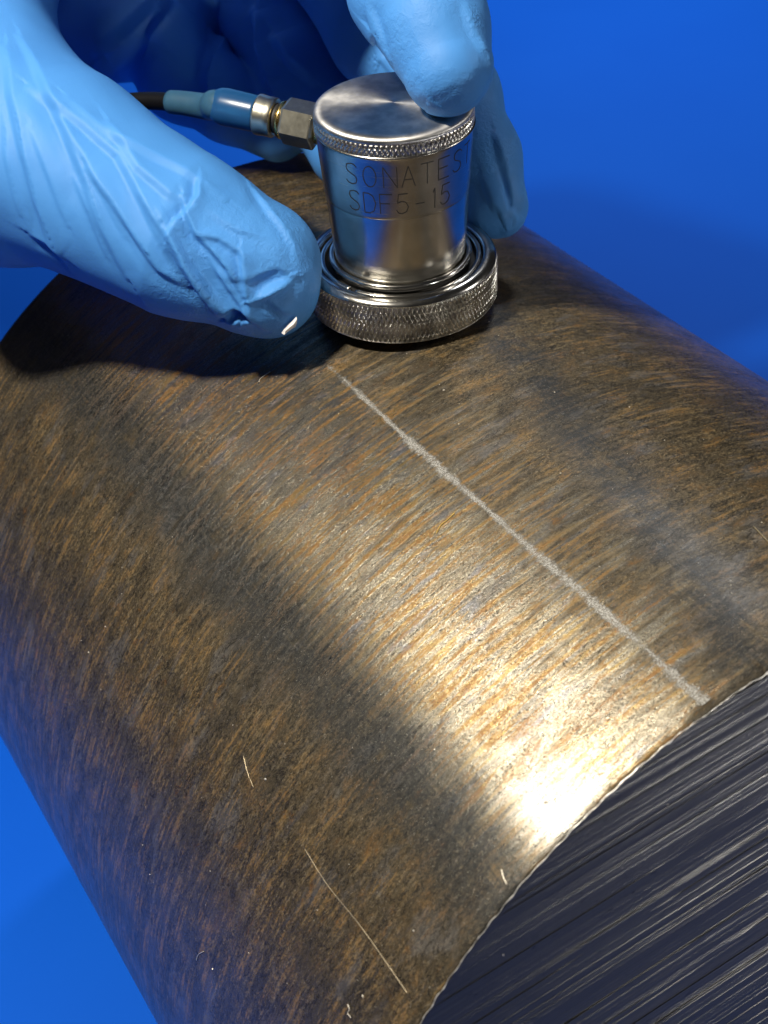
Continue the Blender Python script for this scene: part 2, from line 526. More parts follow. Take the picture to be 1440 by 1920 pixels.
def build_bar():
    root = empty('steel_bar', (0, 0, 0), 'thick rust-stained round steel bar lying on the blue table, one end sawn', 'steel bar')
    nphi = 720
    phi = np.linspace(-math.pi, math.pi, nphi, endpoint=False)
    rows = []
    uvs = []
    prof = [(0.0, -.62), (0.08, -.44), (.3, -.32), (.8, -.20), (1.8, -.08), (3.5, 0)]     # rounded lip at the sawn end (mm in, mm radius)
    nib = edge_nibble(phi)
    stations = [('f', a, b) for a, b in prof] + [('l', t, 0) for t in np.linspace(0, 1, 26)[1:-1]] + [('b', 1.2, 0), ('b', .4, -.25), ('b', 0.0, -1.0)]
    for kind, a, b in stations:
        rad = R + b + (nib if kind == 'f' and a < .5 else 0)
        x, z = np.sin(phi) * rad, np.cos(phi) * rad
        yf = y_front(x, z)
        y = yf + a if kind == 'f' else (np.full_like(x, YB - a) if kind == 'b' else (yf + 3.5) * (1 - a) + (YB - 1.2) * a)
        rows.append(np.c_[x, y, z])
        uvs.append(np.c_[phi * R / 10, y / 10])
    V = np.concatenate(rows)
    UV = np.concatenate(uvs)
    n = len(V)
    f = grid_faces(nphi, len(stations), True)
    # seam at the underside (phi = -pi): its stretched UV is out of sight on the table
    f.append([n - nphi + j for j in range(nphi)])
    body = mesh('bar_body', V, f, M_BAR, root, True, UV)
    body.data.polygons[len(f) - 1].use_smooth = False
    # sawn end face: rows of saw marks that run nearly level across the face, every row a step of its own
    sd = np.array([.9885, -.045, .11])
    sd -= NF * (sd @ NF)
    sd /= np.linalg.norm(sd)
    td = np.cross(NF, sd)
    if td[2] < 0:
        td = -td
    c0 = np.array([0, YF, 0.])
    rg = np.random.default_rng(3)
    t = [-80.2]
    while t[-1] < 80.1:
        t.append(min(80.2, t[-1] + rg.uniform(.12, .30)))
    t = np.array(t)
    nc = 40
    vv, ff, uu = [], [], []
    hrow = rg.normal(0, .007, len(t))
    for k in rg.integers(0, len(t), 120):
        hrow[k] += rg.uniform(.01, .07) if rg.random() < .85 else rg.uniform(.08, .14)
    slow = np.convolve(rg.normal(0, .35, len(t) + 8), np.ones(9) / 9, 'valid')[:len(t)]
    hrow = np.abs(hrow)
    base_h = slow * .035
    for i in range(len(t) - 1):
        led = min(.12, .3 * (t[i + 1] - t[i]))
        for side, tt in ((0, t[i] + led), (1, t[i + 1])):
            # the end of each row on the bar's own outline
            qa = sd[0] ** 2 + sd[2] ** 2
            qb = (sd[0] * td[0] + sd[2] * td[2]) * tt
            qc = (td[0] ** 2 + td[2] ** 2) * tt * tt - 79.40 ** 2
            dq = math.sqrt(max(qb * qb - qa * qc, 1e-4))
            s0, half = -qb / qa, dq / qa
            s = np.linspace(-half, half, nc)
            fade = np.clip((half - np.abs(s)) / 1.5, 0, 1)
            hh = (base_h[i] + hrow[i] * (1 if side else -.7)) * fade
            hh = hh * (0.55 + .75 * vnoise(np.c_[s / 14, np.full(nc, i * 3.7), np.zeros(nc)], 8)) if abs(hrow[i]) > .045 else hh
            P = c0 + np.outer(s + s0, sd) + td * tt + np.outer(hh - .02, NF)
            vv.append(P)
            uu.append(np.c_[s / 10, np.full(nc, tt / 10)])
    vv = np.concatenate(vv)
    uu = np.concatenate(uu)
    for i in range(len(t) - 1):
        a0 = i * 2 * nc
        for j in range(nc - 1):
            ff.append((a0 + j, a0 + j + 1, a0 + nc + j + 1, a0 + nc + j))
        if i < len(t) - 2:
            for j in range(nc - 1):
                ff.append((a0 + nc + j, a0 + nc + j + 1, a0 + 2 * nc + j + 1, a0 + 2 * nc + j))
    sf = mesh('sawn_face', vv, ff, M_SAWN, root, False, uu)
    sf['label'] = 'dark sawn end face with straight saw marks'
    # burr left standing along the sawn edge
    phis = np.radians(np.arange(-75, 40, .22))
    rb = R - .45
    nb = edge_nibble(phis)
    vv, ff = [], []
    m = 6
    q = np.c_[phis * 60, np.zeros((len(phis), 2))]
    th = .03 + .07 * np.clip(vnoise(q, 11) + .1, 0, 1) + .08 * np.clip(vnoise(q * 3.1, 12), 0, 1)
    for i, ph in enumerate(phis):
        e = np.array([math.sin(ph), 0, math.cos(ph)])
        c = e * (rb + nb[i])
        c[1] = y_front(c[0], c[2]) + .03 + .06 * math.sin(i * .7)
        tng = np.array([math.cos(ph), 0, -math.sin(ph)])
        for j in range(m):
            a = 2 * math.pi * j / m
            vv.append(c + e * math.cos(a) * th[i] + NF * math.sin(a) * th[i] * 1.1)
    ff = grid_faces(m, len(phis), True)
    b = mesh('edge_burr', vv, ff, M_BURR, root, True)
    b['label'] = 'bright thin burr along the sawn edge'
    # scribed line along the top
    L0, L1 = -93.2, -4.0
    nl, nw = 320, 13
    ys = np.linspace(L0, L1, nl)
    uc = -13.7 / 180 * math.pi * R
    w0 = 1.2 + .45 * vnoise(np.c_[ys / 7, np.zeros((nl, 2))], 21) - .45 * np.clip((ys + 45) / 40, 0, 1)
    cu = uc + .25 * vnoise(np.c_[ys / 11, np.zeros((nl, 2))], 22)
    vv, uu = [], []
    for i in range(nl):
        for j in range(nw):
            a = -1 + 2 * j / (nw - 1)
            ph = (cu[i] + a * w0[i]) / R
            vv.append((math.sin(ph) * (R + .035), ys[i], math.cos(ph) * (R + .035)))
            uu.append((a, ys[i] / 10))
    ln = mesh('scribed_line', vv, grid_faces(nw, nl), M_LINE, root, True, uu)
    ln['label'] = 'pale scratched line drawn along the bar'
    return root


build_bar()


def on_bar(phi_deg, y, lift=0.0):
    a = math.radians(phi_deg)
    return np.array([math.sin(a) * (R + lift), y, math.cos(a) * (R + lift)])


# ------------------------------------------------------------------ the ultrasonic probe
AZC = math.atan2(CAM[1], CAM[0])           # azimuth that faces the camera
PB = np.array([-.66, -1.13, 80.0 + 1.1])   # base of the probe, on the bar's crown
AX = np.array([-.0095, -.0065, 1.0])
AX /= np.linalg.norm(AX)
_t = np.cross([0, 1, 0], AX); _t /= np.linalg.norm(_t)
PM = np.column_stack([_t, np.cross(AX, _t), AX])


def pw(p):
    return PB + np.asarray(p) @ PM.T


def lathe(name, prof, mat, parent, n=160, smooth=True, auto=True, local=False):
    """prof: list of (radius, height) in mm, revolved about the probe's axis"""
    a = np.linspace(0, 2 * math.pi, n, endpoint=False)
    V = []
    for r, h in prof:
        V.append(np.c_[np.cos(a) * r, np.sin(a) * r, np.full(n, h)])
    V = np.concatenate(V)
    f = grid_faces(n, len(prof), True)
    o = mesh(name, V, f, mat, parent, smooth)
    return o


def place_probe(o):
    m = Matrix.Identity(4)
    for i in range(3):
        for j in range(3):
            m[i][j] = PM[i, j]
        m[i][3] = PB[i] * MM
    o.matrix_world = m


def knurl(name, r, h0, h1, nd, pitch, depth, mat, parent, sub=6, inset=.25, seed=1):
    """diamond knurling cut into a band: a real height field"""
    na = nd * sub
    nz = max(10, int((h1 - h0) / pitch * sub * 1.0))
    a = np.linspace(0, 2 * math.pi, na, endpoint=False)
    z = np.linspace(h0, h1, nz)
    A, Z = np.meshgrid(a, z)
    p = A * nd / (2 * math.pi)
    q = (Z - h0) / pitch
    g1 = np.abs(((p + q) % 1) - .5) * 2
    g2 = np.abs(((p - q) % 1) - .5) * 2
    hgt = np.minimum(1 - g1, 1 - g2)
    hgt = np.clip(hgt * 1.1, 0, .8)
    rg = np.random.default_rng(seed)
    wear = vnoise(np.c_[np.cos(A.ravel()) * 5, np.sin(A.ravel()) * 5, Z.ravel() * .5], seed).reshape(A.shape)
    edge = np.clip(np.minimum(Z - h0, h1 - Z) / inset, 0, 1)
    rad = r - depth * (1 - hgt / .8) * edge * (1 + .18 * wear) - (1 - edge) * .18
    V = np.c_[(np.cos(A) * rad).ravel(), (np.sin(A) * rad).ravel(), Z.ravel()]
    return mesh(name, V, grid_faces(na, nz, True), mat, parent, False)


def build_probe():
    root = empty('ultrasonic_probe', (0, 0, 0), 'cylindrical stainless steel ultrasonic probe with engraved lettering standing on the bar', 'probe')
    place_probe(root)
    # tapering housing: lower polished part, upper marked part 0.06 mm proud
    def rb(h): return 10.35 + (11.86 - 10.35) * (h - 7.0) / (29.8 - 7.0)
    lathe('housing', [(rb(3), 3), (rb(8), 8)] + [(rb(h), h) for h in np.linspace(8.5, 19.2, 12)] + [(rb(19.4) + .0, 19.5)], M_STEEL_LOW, root)
    lathe('marking_band', [(rb(19.4) - .02, 19.44), (rb(19.5) + .05, 19.5), (rb(19.6) + .09, 19.62)] + [(rb(h) + .09, h) for h in np.linspace(20, 29.3, 12)] + [(rb(29.6) + .12, 29.5), (rb(29.6) + .32, 29.62), (rb(29.6) + .36, 29.74), (rb(29.6) + .05, 29.85)], M_STEEL, root)
    knurl('knurled_band', 12.10, 29.8, 31.75, 96, 1.15, .26, M_KNURL, root, 6, .22, 5)
    # cap: rounded shoulder, turned flat top
    sh = [(11.9, 31.7), (12.02, 31.8), (12.02, 31.9)]
    for k in range(13):
        a = k / 12 * math.pi / 2
        sh.append((10.55 + 1.47 * math.cos(a), 31.92 + .92 * math.sin(a)))
    sh += [(9.9, 32.85), (8, 32.86), (6, 32.86), (3, 32.86), (1.0, 32.85), (.02, 32.84)]
    lathe('cap', sh, M_CAP, root)
    # knurled clamping ring round the base
    KR = 15.6
    knurl('knurled_ring', KR, .5, 6.95, 124, 1.65, .42, M_KNURL, root, 6, .28, 2)
    lathe('ring_rim', [(KR - .25, 6.88), (KR - .32, 7.05), (KR - .75, 7.42), (KR - 1.3, 7.66), (KR - 2.0, 7.72), (KR - 2.25, 7.62), (KR - 2.35, 7.2), (KR - 2.4, 5.6), (11.0, 5.5)], M_RING, root)
    lathe('ring_underside', [(KR - .2, .55), (KR - .6, .32), (KR - 1.6, .28), (12.6, .3), (12.5, .9), (11.0, .9)], M_RING, root)
    lathe('wear_face', [(12.2, .85), (12.2, -.6), (11.8, -.75), (.05, -.75)], M_DARK, root)
    # split retaining rings seated inside the clamping ring
    def split_ring(name, r, h, w, th, gap_az=None, gap=0):
        n = 170
        if gap_az is None:
            a = np.linspace(0, 2 * math.pi, n, endpoint=False)
        else:
            a = gap_az + np.radians(gap / 2) + np.linspace(0, 2 * math.pi - np.radians(gap), n)
        pr = []
        for k in range(10):
            t = 2 * math.pi * k / 10
            ca, sa = math.cos(t), math.sin(t)
            pr.append((math.copysign(abs(ca) ** .55, ca) * w / 2, math.copysign(abs(sa) ** .55, sa) * th / 2))
        V = []
        for x in a:
            for dr, dz in pr:
                V.append(((r + dr) * math.cos(x), (r + dr) * math.sin(x), h + dz))
        V = np.array(V)
        f = grid_faces(10, len(a), True)
        if gap_az is None:
            f += [((len(a) - 1) * 10 + j, (len(a) - 1) * 10 + (j + 1) % 10, (j + 1) % 10, j) for j in range(10)]
        else:
            f += [list(range(9, -1, -1)), [(len(a) - 1) * 10 + j for j in range(10)]]
        return mesh(name, V, f, M_RING, root, True)
    split_ring('collar_ring', 11.0, 7.7, .95, 1.1)
    split_ring('snap_ring', 12.55, 7.0, .9, .8, AZC - math.radians(37), 5)
    lathe('inner_gap', [(10.3, 6.3), (13.3, 6.3)], M_DARK, root)
    # engraved lettering: single strokes cut round the housing
    S = {'S': [[(1, .86), (.82, .98), (.5, 1.0), (.18, .93), (.08, .76), (.2, .6), (.5, .51), (.82, .41), (.94, .24), (.82, .07), (.5, 0), (.16, .04), (0, .16)]],
         'O': [[(.5 + .5 * math.sin(t / 16 * 2 * math.pi), .5 + .5 * math.cos(t / 16 * 2 * math.pi)) for t in range(17)]],
         'N': [[(0, 0), (0, 1), (1, 0), (1, 1)]], 'A': [[(0, 0), (.5, 1), (1, 0)], [(.2, .36), (.8, .36)]],
         'T': [[(.5, 0), (.5, 1)], [(0, 1), (1, 1)]], 'E': [[(1, 0), (0, 0), (0, 1), (1, 1)], [(0, .53), (.85, .53)]],
         'D': [[(0, 0), (0, 1), (.45, 1), (.8, .88), (1, .5), (.8, .12), (.45, 0), (0, 0)]], 'F': [[(0, 0), (0, 1), (1, 1)], [(0, .53), (.8, .53)]],
         '5': [[(.92, 1), (.2, 1), (.1, .55), (.4, .63), (.75, .58), (.96, .34), (.8, .1), (.45, 0), (.15, .05), (0, .2)]],
         '1': [[(.2, .8), (.55, 1), (.55, 0)]], '-': [[(0, .42), (1, .42)]]}
    V, F = [], []

    def stroke(pts, w=.15, lift=.125):
        P = []
        for (p, q) in zip(pts[:-1], pts[1:]):
            nseg = max(2, int(math.hypot(q[0] - p[0], q[1] - p[1]) / .18))
            for k in range(nseg):
                P.append((p[0] + (q[0] - p[0]) * k / nseg, p[1] + (q[1] - p[1]) * k / nseg))
        P.append(pts[-1])
        P = np.array(P)
        T = np.gradient(P, axis=0)
        T /= np.linalg.norm(T, axis=1)[:, None] + 1e-9
        Nn = np.c_[-T[:, 1], T[:, 0]]
        b = len(V)
        for i in range(len(P)):
            for sgn in (-1, 1):
                x, h = P[i] + Nn[i] * w / 2 * sgn
                r = rb(h) + lift
                a = AZC + x / 12.0
                V.append((r * math.cos(a), r * math.sin(a), h))
        for i in range(len(P) - 1):
            F.append((b + 2 * i, b + 2 * i + 1, b + 2 * i + 3, b + 2 * i + 2))

    def row(txt, degs, base, hgt, wid):
        for ch, dg in zip(txt, degs):
            w_ = wid * (.75 if ch in '-' else .5 if ch == '1' else 1)
            cx = math.radians(dg) * 12.0
            for pl in S[ch]:
                stroke([(cx + (x - .5) * w_, base + y * hgt) for x, y in pl])
    row('SONATEST', (-34, -19.5, -4.5, 8.5, 22.5, 36.5, 50.5, 64.5), 24.95, 3.35, 2.05)
    row('SDF5-15', (-34, -21, -8.5, 3.6, 16.8, 28.6, 38.4), 20.55, 3.3, 1.95)
    e = mesh('engraved_lettering', V, F, M_ENGR, root, False)
    e['label'] = 'engraved letters SONATEST over SDF5-15'
    for o in root.children:
        o.matrix_parent_inverse = Matrix.Identity(4)
    return root


build_probe()


# ------------------------------------------------------------------ the cable with its plug
def frame_path(P):
    P = np.asarray(P, float)
    T = np.gradient(P, axis=0)
    T /= np.linalg.norm(T, axis=1)[:, None]
    up = np.array([0, 0, 1.])
    A = np.cross(up, T)
    A /= np.linalg.norm(A, axis=1)[:, None]
    B = np.cross(T, A)
    return P, T, A, B


def tube(name, P, rad, mat, parent, n=28, smooth=True, rot=0.0, caps=True):
    P, T, A, B = frame_path(P)
    rad = np.broadcast_to(np.asarray(rad, float), (len(P),))
    a = np.linspace(0, 2 * math.pi, n, endpoint=False) + rot
    V = np.concatenate([P[i] + rad[i] * (np.outer(np.cos(a), A[i]) + np.outer(np.sin(a), B[i])) for i in range(len(P))])
    f = grid_faces(n, len(P), True)
    if caps:
        f += [list(range(n - 1, -1, -1)), [(len(P) - 1) * n + j for j in range(n)]]
    return mesh(name, V, f, mat, parent, smooth)


def bez(ctrl, n):
    """Catmull-Rom through control points"""
    C = np.asarray(ctrl, float)
    C = np.vstack([2 * C[0] - C[1], C, 2 * C[-1] - C[-2]])
    out = []
    for i in range(1, len(C) - 2):
        for t in np.linspace(0, 1, n, endpoint=False):
            p0, p1, p2, p3 = C[i - 1:i + 3]
            out.append(.5 * ((2 * p1) + (p2 - p0) * t + (2 * p0 - 5 * p1 + 4 * p2 - p3) * t ** 2 + (3 * p1 - p0 - 3 * p2 + p3) * t ** 3))
    out.append(C[-2])
    return np.array(out)


def build_cable():
    root = empty('probe_cable', (0, 0, 0), 'black coaxial cable plugged into the probe with brass hex nut and blue sleeve', 'cable')
    D = np.array([-.60, .80, .10])
    D /= np.linalg.norm(D)
    o = pw((0, 0, 26.1))

    def p(t): return o + D * t
    # path past the plug: leaves straight, then bends left behind the thumb
    q0, q1 = p(25.0), p(30)
    path = bez([q0, q1, at(395, 201, 217), at(330, 192, 221), at(255, 190, 225), at(150, 205, 229), at(60, 235, 236)], 14)
    # barrel socket, hex nut, groove, collar
    tube('socket_stub', [p(11.0), p(13.0)], 2.5, M_BRASS2, root)
    hexr = [2.9, 3.45, 3.55, 3.55, 3.45, 3.0]
    ht = [12.6, 12.9, 13.1, 17.6, 17.9, 18.3]
    nut = tube('hex_nut', [p(t) for t in ht], hexr, M_BRASS, root, 6, False, rot=math.radians(-6))
    tube('hex_chamfer', [p(t) for t in (18.2, 18.5, 18.9, 19.05)], [2.9, 2.95, 2.8, 2.2], M_BRASS2, root)
    tube('groove', [p(18.8), p(20.2)], 2.3, M_DARK, root)
    tube('collar', [p(t) for t in (19.7, 19.8, 20.0, 20.9, 21.2, 22.4, 22.7, 22.8)], [2.4, 2.9, 3.05, 3.05, 3.0, 3.15, 3.1, 2.5], M_BRASS, root)
    tube('plug_barrel', [p(t) for t in (22.5, 22.6, 28.4, 28.6)], [2.3, 2.5, 2.5, 2.2], M_BRASS, root, 8, False, rot=.2)
    tube('blue_sleeve', [p(t) for t in (22.7, 22.75, 23.2, 26, 28.3, 29.3, 30.2)], [2.6, 2.75, 2.8, 2.85, 2.9, 2.75, 2.3], M_BOOT, root)
    n = len(path)
    i0 = 10
    i1 = 14 * 3 + 3
    k = np.linspace(0, 1, i1 - i0)
    tube('strain_relief', path[i0:i1], 2.35 - .45 * k, M_BOOT2, root)
    tube('cable_jacket', path[i1 - 3:], 1.45, M_CABLE, root)
    return root


build_cable()


# ------------------------------------------------------------------ the gloved hand: one continuous surface
def px_chain(pts):
    return [(at(x, y, d), r * d / FPX) for x, y, r, d in pts]


THUMB = px_chain([(508, 548, 84, 208), (497, 496, 90, 208), (452, 490, 108, 208), (343, 441, 142, 209), (228, 380, 150, 211), (118, 315, 172, 214), (-5, 275, 212, 219), (-90, 90, 186, 226)])
INDEX = px_chain([(840, 128, 86, 191.5), (812, 45, 98, 193.5), (775, -25, 118, 197), (757, -150, 124, 203), (690, -330, 140, 214)])
MIDDLE = px_chain([(930, 388, 60, 224), (906, 290, 66, 225), (855, 180, 78, 228), (735, 50, 118, 238), (640, -110, 122, 244), (560, -330, 120, 250)])
RING = px_chain([(760, 330, 60, 246), (650, 280, 66, 249), (590, 165, 98, 256), (520, 40, 90, 262), (430, -200, 110, 264)])
LITTLE = px_chain([(520, 245, 58, 256), (430, 195, 68, 260), (345, 140, 84, 264), (300, -100, 100, 270)])
PALM = px_chain([(120, 0, 165, 262), (290, -70, 190, 272), (450, -170, 180, 272)])
WEB = px_chain([(-80, -20, 150, 226), (60, -200, 130, 214), (250, -240, 140, 210), (480, -260, 140, 208), (690, -330, 140, 214)])
BACK = px_chain([(-170, -140, 230, 252), (120, -330, 190, 262), (400, -400, 190, 262), (690, -420, 150, 245)])
ARM = px_chain([(-150, -100, 240, 245), (-420, -420, 290, 258)])


def cap_sdf(P, chain, k):
    d = None
    for (a, ra), (b, rb_) in zip(chain[:-1], chain[1:]):
        ab = b - a
        t = np.clip(((P - a) @ ab) / (ab @ ab), 0, 1)
        e = np.linalg.norm(P - a - t[:, None] * ab, axis=1) - (ra + (rb_ - ra) * t)
        d = e if d is None else smin(d, e, k)
    return d


def smin(a, b, k):
    h = np.maximum(k - np.abs(a - b), 0) / k
    return np.minimum(a, b) - h * h * k * .25


def hand_sdf(P):
    th = cap_sdf(P, THUMB, 5.)
    ix = cap_sdf(P, INDEX, 3.)
    mi = cap_sdf(P, MIDDLE, 3.)
    ri = cap_sdf(P, RING, 3.)
    li = cap_sdf(P, LITTLE, 3.)
    pa = smin(cap_sdf(P, PALM, 8.), cap_sdf(P, BACK, 8.), 10.)
    pa = smin(pa, cap_sdf(P, ARM, 8.), 10.)
    pa = smin(pa, cap_sdf(P, WEB, 8.), 8.)
    fg = smin(smin(mi, ri, 1.6), li, 1.6)
    fg = smin(fg, ix, 1.6)
    d = smin(pa, fg, 5.)
    return smin(d, th, 7.)


def surface_nets(F, org, h):
    nx, ny, nz = F.shape
    ins = F < 0
    c = [(i, j, k) for i in (0, 1) for j in (0, 1) for k in (0, 1)]
    def sl(o): return tuple(slice(o[q], F.shape[q] - 1 + o[q]) for q in range(3))
    cnt = sum(ins[sl(o)].astype(np.int8) for o in c)
    act = (cnt > 0) & (cnt < 8)
    idx = -np.ones(act.shape, np.int64)
    cells = np.argwhere(act)
    idx[act] = np.arange(len(cells))
    acc = np.zeros((len(cells), 3))
    num = np.zeros(len(cells))
    fv = {o: F[sl(o)][act] for o in c}
    for a in c:
        for ax in range(3):
            if a[ax] == 0:
                b = list(a); b[ax] = 1; b = tuple(b)
                fa, fb = fv[a], fv[b]
                m = (fa < 0) != (fb < 0)
                t = np.where(m, fa / np.where(fa == fb, 1, fa - fb), 0)
                p = np.array(a, float)[None].repeat(len(cells), 0)
                p[:, ax] += t
                acc[m] += p[m]
                num[m] += 1
    V = org + (cells + acc / num[:, None]) * h
    faces = []
    for ax in range(3):
        u, v = (ax + 1) % 3, (ax + 2) % 3
        lo = [slice(None)] * 3; hi = [slice(None)] * 3
        lo[ax] = slice(0, -1); hi[ax] = slice(1, None)
        ch = ins[tuple(lo)] != ins[tuple(hi)]
        e = np.argwhere(ch)
        ok = (e[:, u] > 0) & (e[:, v] > 0) & (e[:, u] < F.shape[u] - 1) & (e[:, v] < F.shape[v] - 1)
        e = e[ok]
        flip = ins[tuple(lo)][tuple(e.T)]
        def g(du, dv):
            q = e.copy(); q[:, u] -= du; q[:, v] -= dv
            return idx[tuple(q.T)]
        quad = np.c_[g(1, 1), g(0, 1), g(0, 0), g(1, 0)]
        quad[~flip] = quad[~flip][:, ::-1]
        faces.append(quad)
    return V, np.concatenate(faces)


def grad(P, e=.05):
    G = np.stack([hand_sdf(P + np.eye(3)[i] * e) - hand_sdf(P - np.eye(3)[i] * e) for i in range(3)], 1)
    return G / (np.linalg.norm(G, axis=1)[:, None] + 1e-9)


def trace(px, py):
    d = rayd(px, py)
    t = 120.0
    for _ in range(90):
        s = hand_sdf((CAM + d * t)[None])[0]
        t += s * .9
        if s < .005 or t > 500:
            break
    return CAM + d * t


# creases of the glove: (amplitude mm, half-width mm, photo pixels along the crease); each is a taut ridge with a hollow on one side
FOLDS = [
    (.75, 1.3, [(12, 90), (25, 180), (52, 300), (80, 400), (118, 488)]),
    (.70, 1.2, [(40, 70), (90, 170), (125, 245), (165, 340), (205, 450), (240, 520)]),
    (.80, 1.3, [(60, 165), (160, 235), (225, 290), (272, 375), (310, 455), (355, 520)]),
    (.75, 1.0, [(170, 318), (212, 372), (255, 440), (300, 505), (350, 535)]),
    (.65, 1.2, [(205, 235), (262, 315), (320, 362), (345, 375)]),
    (0.52, 1.27, [(130, 190), (215, 260), (330, 310), (420, 370)]),
    (0.98, 0.64, [(343, 368), (350, 400), (368, 438), (400, 470), (428, 502), (455, 552)]),
    (0.81, 0.59, [(372, 338), (371, 370), (352, 398)]),
    (0.63, 0.68, [(352, 398), (330, 415), (315, 445)]),
    (0.58, 0.68, [(368, 438), (412, 448), (450, 472), (462, 490)]),
    (0.86, 0.77, [(452, 468), (458, 515), (463, 560)]),
    (-1.04, 1.02, [(475, 552), (505, 532), (535, 518)]),
    (0.69, 0.85, [(470, 562), (510, 548), (545, 528)]),
    (1.04, 0.94, [(312, 430), (345, 495), (385, 555), (415, 592)]),
    (-0.92, 1.02, [(325, 425), (362, 490), (402, 545), (440, 590)]),
    (0.98, 0.59, [(418, 590), (438, 578), (460, 585), (470, 600), (455, 606)]),
    (-1.04, 0.77, [(425, 600), (445, 596), (452, 598)]),
    (0.63, 0.68, [(385, 470), (430, 540), (468, 590), (500, 618)]),
    (0.52, 0.85, [(470, 350), (510, 400), (545, 450), (560, 500)]),
    (0.58, 1.02, [(60, 440), (90, 455), (120, 480)]),

    (.35, .9, [(110, 215), (160, 290), (195, 360), (235, 440)]),
    (.32, .8, [(140, 330), (170, 400), (200, 480)]),
    (.30, .8, [(60, 240), (95, 330), (130, 420)]),
    (.34, .8, [(262, 360), (300, 420), (345, 480), (370, 530)]),
    (.30, .7, [(395, 400), (440, 430), (490, 445)]),
    (.30, .7, [(420, 520), (470, 520), (520, 500), (560, 520)]),
    (.28, .7, [(500, 560), (535, 585), (560, 590)]),
    (.30, .8, [(5, 200), (15, 300), (40, 400)]),
    # index
    (.55, 1.1, [(688, 10), (700, 60), (715, 110), (745, 145)]),
    (-.5, 1.0, [(700, 8), (716, 60), (730, 100)]),
    (.25, 1.6, [(760, 165), (800, 172), (850, 150), (915, 128)]),
    (.5, 1.2, [(870, 0), (885, 50), (905, 90), (922, 140)]),
    # middle finger
    (.8, 1.0, [(930, 250), (945, 300), (958, 350), (962, 400)]),
    (-.9, 1.2, [(945, 320), (960, 385), (975, 400)]),
    (.6, 1.0, [(905, 330), (925, 380), (950, 440)]),
    # palm and fingers behind
    (2.0, 2.2, [(300, 10), (240, 60), (190, 100)]),
    (1.9, 2.2, [(330, 0), (285, 80), (240, 170)]),
    (1.9, 2.0, [(420, 0), (412, 80), (390, 150)]),
    (1.8, 1.6, [(480, 20), (490, 90), (512, 165)]),
    (1.6, 1.6, [(520, 70), (545, 110), (590, 150)]),
]


def seg_dist(P, pl):
    best = np.full(len(P), 1e9)
    side = np.zeros(len(P))
    par = np.zeros(len(P))
    L = np.r_[0, np.cumsum(np.linalg.norm(np.diff(pl, axis=0), axis=1))]
    for i in range(len(pl) - 1):
        a, b = pl[i], pl[i + 1]
        ab = b - a
        t = np.clip(((P - a) @ ab) / (ab @ ab), 0, 1)
        q = P - a - t[:, None] * ab
        d = np.linalg.norm(q, axis=1)
        m = d < best
        n = np.cross(ab, -FWD)
        n /= np.linalg.norm(n)
        side[m] = (q @ n)[m]
        par[m] = ((L[i] + t * np.linalg.norm(ab)) / L[-1])[m]
        best[m] = d[m]
    return best, side, par


